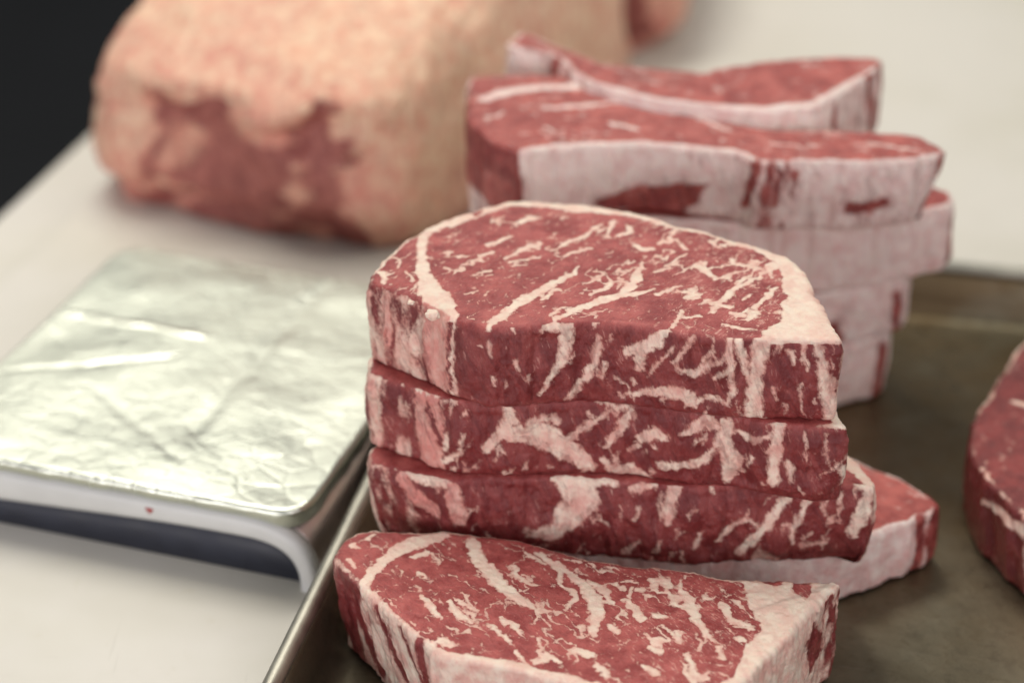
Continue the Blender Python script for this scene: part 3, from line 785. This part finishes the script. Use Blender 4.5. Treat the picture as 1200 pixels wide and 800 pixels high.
# --- front steak lying in the pan
F_out = [(392,652,1.5,.3,-5),(404,630,1.6,.5),(425,622,1.4,.8),(470,621,1.0,.8),(510,621,1.2,.8),(560,624,1,.8),(620,634,.5,.7),(680,650,.5,.7),(740,661,.6,.8),(800,668,.8,.9),(850,674,2,1),(900,678,3,1),(950,679,4,1),(980,680,5,.8),(986,683,6,.5),
         (975,693,8,.55,-1),(947,722,10,1,-1),(902,770,9,1),(875,799,7,1),(840,817,5,1),(760,821,5,1),(690,808,4.5,1),(630,791,4.5,1),(575,778,4,1),(515,768,3,1),(495,752,1.5,.75,-3),(455,717,1.8,.7,-5),(422,688,2.2,.55,-6)]
F_top = [
 ('fatpoly',[(856,672),(866,680),(874,694),(874,706),(884,716),(890,734),(894,745),(890,756),(880,762),(879,780),(862,792),(845,800),(850,820),(900,815),(1000,690),(985,670)]),
 ('leanpoly',[(888,676),(920,677),(917,684),(905,686)]),('leanpoly',[(927,678),(950,680),(952,690),(944,703),(933,694)]),
 ('fat',[(512,626),(475,640),(450,656),(427,682)],[4.6,3.6,2.6,2.2]),('fat',[(500,645),(485,652)],[1.5,1.2]),
 ('fat',[(552,631),(560,655),(580,677),(600,696),(622,712)],[2.4,2.6,3.0,3.0,1.8]),('fat',[(601,665),(606,676),(612,682),(622,682)],[1.3,1.3,1.2,.8]),
 ('fat',[(630,648),(645,658),(656,668),(656,684)],[1.4,1.8,1.5,1.0]),('fat',[(656,684),(672,694),(674,700),(663,712)],[1.0,1.3,1.4,.5]),
 ('fat',[(655,660),(670,674),(684,686),(696,702),(699,722),(695,742)],[1.8,1.6,2.0,3.0,2.8,1.6]),('fat',[(690,680),(708,692),(718,706)],[1.2,1.8,1.2]),
 ('fat',[(616,648),(636,660)],[1.0,1.0]),('fat',[(495,700),(505,712),(517,725)],[1.6,1.8,1.0]),('fat',[(525,705),(537,719),(550,731)],[1.0,1.6,.9]),('fat',[(535,703),(556,716)],[.8,1.0]),
 ('fat',[(575,733),(595,754)],[1.2,.8]),('fat',[(588,725),(602,735),(612,747)],[1.0,1.6,.6]),('fat',[(507,647),(514,657)],[.8,.6]),('fat',[(492,670),(500,676)],[1.1,.8]),('fat',[(541,695),(558,716)],[.5,.8]),
 ('fat',[(518,752),(528,756)],[2.4,2.0]),('fat',[(630,775),(642,768),(656,774)],[2.4,2.0,1.2]),('fat',[(673,762),(690,766)],[1.6,2.0]),('fat',[(605,762),(616,778)],[.9,.9]),('fat',[(628,750),(636,765)],[.7,.9]),
 ('fat',[(799,694),(812,714),(818,728),(836,750)],[1.6,2.4,1.8,.9]),('fat',[(847,708),(858,727),(878,731)],[1.4,1.6,.9]),('fat',[(768,721),(776,724)],[2.0,1.6]),('fat',[(791,742),(794,752)],[1.2,1.4]),
 ('fat',[(733,703),(742,712),(751,724)],[1.2,1.9,1.8]),('fat',[(767,761),(774,763)],[1.8,1.5]),('fat',[(716,733),(722,741)],[1.5,1.2]),('fat',[(824,699),(834,703)],[1.4,1.2]),('fat',[(764,681),(769,692)],[1.5,.9]),
 ('fat',[(737,700),(742,690)],[.9,.8]),('fat',[(700,780),(712,792)],[1.5,1.6]),('fat',[(755,782),(770,788)],[1.3,1.5]),('fat',[(806,770),(812,784)],[1.4,1.2]),('fat',[(840,760),(848,772)],[1.2,.9]),('fat',[(867,748),(873,751)],[1.6,1.2]),
 ('fat',[(410,655),(417,665)],[1.2,.8]),('fat',[(430,632),(440,626)],[1.0,.8]),('fat',[(412,637),(420,642)],[1.4,.8]),('fat',[(820,760),(828,742)],[.6,.9]),('fat',[(730,680),(745,683)],[.6,.8])]
F_side = [('lean',[(400,672),(412,715),(434,790)],[2.6,4.4,3.6]),('fat',[(427,690),(438,740),(455,800)],[2.0,3.4,4.2],.2),('lean',[(441,712),(452,750),(470,800)],[1.1,2.0,2.0]),
          ('fat',[(456,722),(470,755),(490,800)],[2.2,3.0,3.2],.2),('lean',[(470,734),(482,768),(492,800)],[.8,1.3,1.2]),('lean',[(488,745),(495,770),(499,800)],[1.4,2.2,2.2]),
          ('leanpoly',[(951,727),(962,740),(964,760),(955,778),(948,790),(946,750)]),('lean',[(980,700),(978,720)],[.8,1.0])]
def dF(x, y):
    t = (x + 66) / 185.0
    return 0.4 + 0.6 * float(np.clip((t - 0.45) / 0.2, 0, 1))
steak('lone beef steak laid flat in the pan before the marbled stack, thick white right end', F_out, .048, PAN_Z, MEAT_F, F_top, F_side, sp=.5, seed=5, grain=-.95, dens=.5, dens_fn=dF, net=.55, flecks=800, bulge=.4)

# --- rear stack of four
G2 = 'raw beef steaks'
R1_out = [(549,140,1.2,.1),(550,104,1.5,.4),(556,90,1.5,1),(616,87,1,1),(680,91,1,1),(733,96,1,1),(771,106,1,1),(819,132,1.2,1),(894,149,1,1),(965,152,1,1),(1027,154,1,1),(1075,160,1,.6),(1109,176,1.4,.4,-9),
          (1086,185,1.6,.8,-5),(1038,189,1.2,.8,-2),(990,189,1.2,.75),(947,188,1.0,.95),(925,189,1,.5),(888,189,1.6,.6),(862,179,2.4,.8),(787,170,2.8,1),(707,169,2.8,1),(640,173,2.8,1),(616,177,2.2,1),(604,178,1,.1),(575,164,1,.1)]
R1_top = [('fat',[(566,116),(596,108),(627,104),(670,103),(705,100)],[3.0,3.4,3.0,3.0,1.5]),('fat',[(637,127),(680,125),(723,120)],[1.6,1.8,1.2]),('fat',[(740,104),(771,116),(819,138),(856,153)],[1.4,1.6,1.6,1.0]),
          ('fat',[(570,140),(590,134)],[1.2,1]),('fat',[(715,145),(745,152)],[1.5,1.2]),('fat',[(640,150),(650,156)],[1,1]),('fat',[(1000,170),(1040,172),(1075,178)],[.6,1.0,1.2]),('fat',[(900,168),(940,172)],.6)]
R1_side = [('leanpoly',[(700,235),(740,218),(800,214),(834,214),(822,232),(800,250),(770,252),(700,243)]),('lean',[(888,196),(880,222),(872,240)],[3,2.6,1.6]),('lean',[(915,200),(908,240)],[1.2,1.6]),('lean',[(1000,245),(1036,238)],[3,2.4]),('lean',[(934,200),(930,225)],[1.4,.8])]
steak('top beef steak of the rear pan stack, pointed red tip overhanging', R1_out, .131, .0985, MEAT_R, R1_top, R1_side, sp=1.0, seed=6, grain=.1, dens=.35, net=.4, flecks=80, group=G2, wall_pink=.12)
R2_out = [(556,140,1.2,.6),(560,104,1.5,1),(640,90,1,1),(733,100,1,1),(830,130,1.2,1),(940,145,1,1),(1060,150,1,1),(1118,168,1.4,.7),(1121,182,2,1),(1040,198,2,1),(960,206,1.6,1),(880,204,2.4,1),(780,198,2.8,1),(690,194,2.8,1),(620,190,2.2,1),(580,172,1,.6)]
R2_side = [('lean',[(1116,255),(1110,305)],[1.0,1.4])]
steak('second beef steak of the rear pan stack, edge wholly white fat', R2_out, .0980, .0650, MEAT_R, (), R2_side, sp=1.2, seed=7, top_sp=3, dens=.3, net=0, plane=.122, group=G2, wall_pink=.12)
R3_out = [(580,150,1.2,.6),(585,110,1.5,1),(650,96,1,1),(733,102,1,1),(830,132,1.2,1),(940,147,1,1),(1040,152,1,1),(1080,168,1.4,.8),(1078,188,2,.8),(1030,198,2,.9),(965,208,1.6,.9),(880,206,2.4,.9),(780,200,2.8,1),(690,196,2.8,1),(640,192,2.2,1),(600,176,1,.6)]
steak('third beef steak of the rear pan stack, dull pink fat edge', R3_out, .0645, .0370, MEAT_R, (), [('lean',[(1052,345),(1050,385)],[2.0,2.4]),('lean',[(975,385),(985,408)],[3.5,2.5])], sp=1.2, seed=8, top_sp=3, dens=.3, net=0, plane=.122, group=G2, wall_pink=.12)
R4_out = [(590,150,1.2,.6),(595,110,1.5,1),(650,100,1,1),(733,106,1,1),(830,134,1.2,1),(940,149,1,1),(1020,156,1,1),(1062,170,1.4,.8),(1060,190,2,.9),(1015,200,2,.8),(965,210,1.6,.8),(880,210,2.4,.9),(780,206,2.8,1),(690,200,2.8,1),(640,196,2.2,1),(600,180,1,.6)]
steak('bottom beef steak of the rear pan stack, shaded between fat and red strip', R4_out, .0365, PAN_Z, MEAT_R, (), [('lean',[(1034,405),(1028,450),(1022,480)],[3.2,3.4,2.5])], sp=1.2, seed=9, top_sp=3, dens=.3, net=0, plane=.122, group=G2, wall_pink=.12)

# --- steaks behind the rear stack: two stacked, the upper one sagging in its middle
B_out = [(595,52,2,.6),(602,42,2.5,1),(613,36,2.5,1),(645,50,1.5,1),(700,72,1,1),(771,98,1,1),(840,80,1,1),(920,68,1.4,1),(985,66,1.4,1),(1022,68,1.4,.5),(1034,76,1.6,.4),(1000,100,5,.75),(960,122,5.5,.85),(905,130,5,.9),(862,128,3.5,.9),(815,122,1.5,1),(770,116,1.2,1),(720,104,1.2,1),(684,90,1.5,.6),(652,68,2,.5),(628,58,3,1),(606,56,3,.9)]
B_side = [('lean',[(655,66),(650,92)],[3.5,3.5]),('lean',[(1020,90),(1018,150)],[3.5,3.5]),('lean',[(980,120),(975,150)],[1.2,1.5])]
steak('beef steak behind the rear pan stack, both ends showing past it', B_out, .137, .103, MEAT_R, [('fat',[(600,60),(630,70)],[2,2.5])], B_side, sp=1.2, seed=10, dens=.35, net=.4, flecks=40, group=G2, wall_pink=.12)
for k, (z1, z0) in enumerate(((.1025, .070), (.0695, .037), (.0365, PAN_Z))):
    Bk = [(o[0] * 0.90 + 84, o[1], o[2], o[3]) for o in B_out]
    steak(('second beef steak down in the far stack behind the overhanging red tip', 'third beef steak down in the far stack behind the overhanging red tip', 'lowest beef steak in the far stack behind the overhanging red tip')[k], Bk, z1, z0, MEAT_R, (), (), sp=2.5, seed=11 + k, dens=.3, net=0, plane=.137, group=G2, wall_pink=.12)

# --- steak at the right, cut by the frame
S_out = [(1136,520,2,.2,-3),(1140,492,2,.4),(1158,462,2,.5),(1180,428,2,.7),(1205,396,2,.8),(1250,380,2,.8),(1330,400,2,.8),(1380,460,2,.8),(1370,560,2,.7),(1300,620,2,.6),(1230,620,2,.5),(1195,600,2,.35,-2),(1160,566,2,.25,-2),(1143,545,2,.2,-2)]
steak('dark red beef steak lying alone at the right side of the pan', S_out, .040, PAN_Z, MEAT_S, [('fat',[(1190,470),(1230,490)],1.5)], [('fat',[(1152,588),(1175,602),(1200,622)],[1.2,2.2,2.6],.2)], sp=1.2, seed=15, dens=.2, net=.3, flecks=30, group=G2, rough_side=1.8)

# ------------------------------------------------------------------ large uncut pieces at the back
def loin(label, centre, yaw, half, seed, lean_front=0.6, name='beef_loin', ragged=1.0, low_front=0.0, lift=0.9):
    n, mrows = 200, 130
    u = np.linspace(0, 2 * math.pi, n, endpoint=False); w = np.linspace(-math.pi / 2 + 1e-3, math.pi / 2 - 1e-3, mrows)
    U, Wm = np.meshgrid(u, w)
    def sp_(c, e): return np.sign(c) * np.abs(c) ** e
    e1, e2 = 0.50, 0.44
    x = sp_(np.cos(Wm), e1) * sp_(np.cos(U), e2); y = sp_(np.cos(Wm), e1) * sp_(np.sin(U), e2); z = sp_(np.sin(Wm), e1)
    P = np.stack([x.ravel(), y.ravel(), z.ravel()], 1)
    V = P * np.array(half) * 1000
    N0 = P / np.linalg.norm(P, axis=1, keepdims=True)
    d = 9 * fbm(V / 70 + seed, 2, 81) + 4 * fbm(V / 22 + seed, 2, 82) + 0.8 * vnoise(V / 6 + seed, 83)
    # undercut hollow where the lean shows on the face towards the front
    front = smooth(-0.55, -0.9, P[:, 1])
    lipn = vnoise(np.c_[V[:, 0] / 30, V[:, 0] * 0, V[:, 0] * 0 + seed], 84) * 0.16 + vnoise(np.c_[V[:, 0] / 9, V[:, 0] * 0, V[:, 0] * 0 + seed], 85) * 0.06
    hol = front * smooth(0.58, 0.36, P[:, 2] + lipn) * smooth(-0.95, -0.6, P[:, 2]) * smooth(-0.80, -0.40, P[:, 0] + lipn) * smooth(1.0, 0.62, P[:, 0])
    d -= 13 * ragged * hol
    V = V + N0 * d[:, None]
    F_ = 2.3 - 4.6 * hol * lean_front + 3.6 * fbm(V / 18 + seed, 3, 86) - 1.0 * smooth(0.0, -0.8, P[:, 2])
    pink = np.clip(0.24 + 0.35 * fbm(V / 40 + seed, 2, 87) + 0.30 * front + 0.3 * smooth(0.2, -0.6, P[:, 2]), 0, 1)
    V[:, 2] = V[:, 2] + half[2] * 1000 * lift
    V[:, 2] *= 1 - low_front * smooth(0.45, -0.9, P[:, 1])
    V[:, 2] = np.maximum(V[:, 2], 0.4)
    root = empty(name, (centre[0], centre[1], 0.0), yaw)
    tag(root, label, 'beef loin')
    V = V * 0.001
    Q = ring_quads(mrows, n); VN = vertex_normals(V, Q)
    cf = hol[Q].mean(1) < 0.5
    for nm, sel in (('lean_meat', ~cf), ('fat_cover', cf)):
        if not sel.any(): continue
        q = Q[sel]; used = np.unique(q); mp = np.full(len(V), -1); mp[used] = np.arange(len(used))
        mesh_object(nm, V[used], mp[q], MEAT_P, root, {'fat': F_[used], 'pink': pink[used], 'dens': np.full(len(used), .25), 'wall': np.full(len(used), .5)}, VN[used])
    return root
loin('large uncut beef loin under tan fat on the board behind the scale', (-0.080, 1.100), math.radians(-29), (0.108, 0.165, 0.108), 3, low_front=0.38, lift=0.56)
loin('small red beef piece far back on the board beyond the large loin', (0.036, 1.300), math.radians(-10), (0.085, 0.09, 0.056), 9, lean_front=1.0)
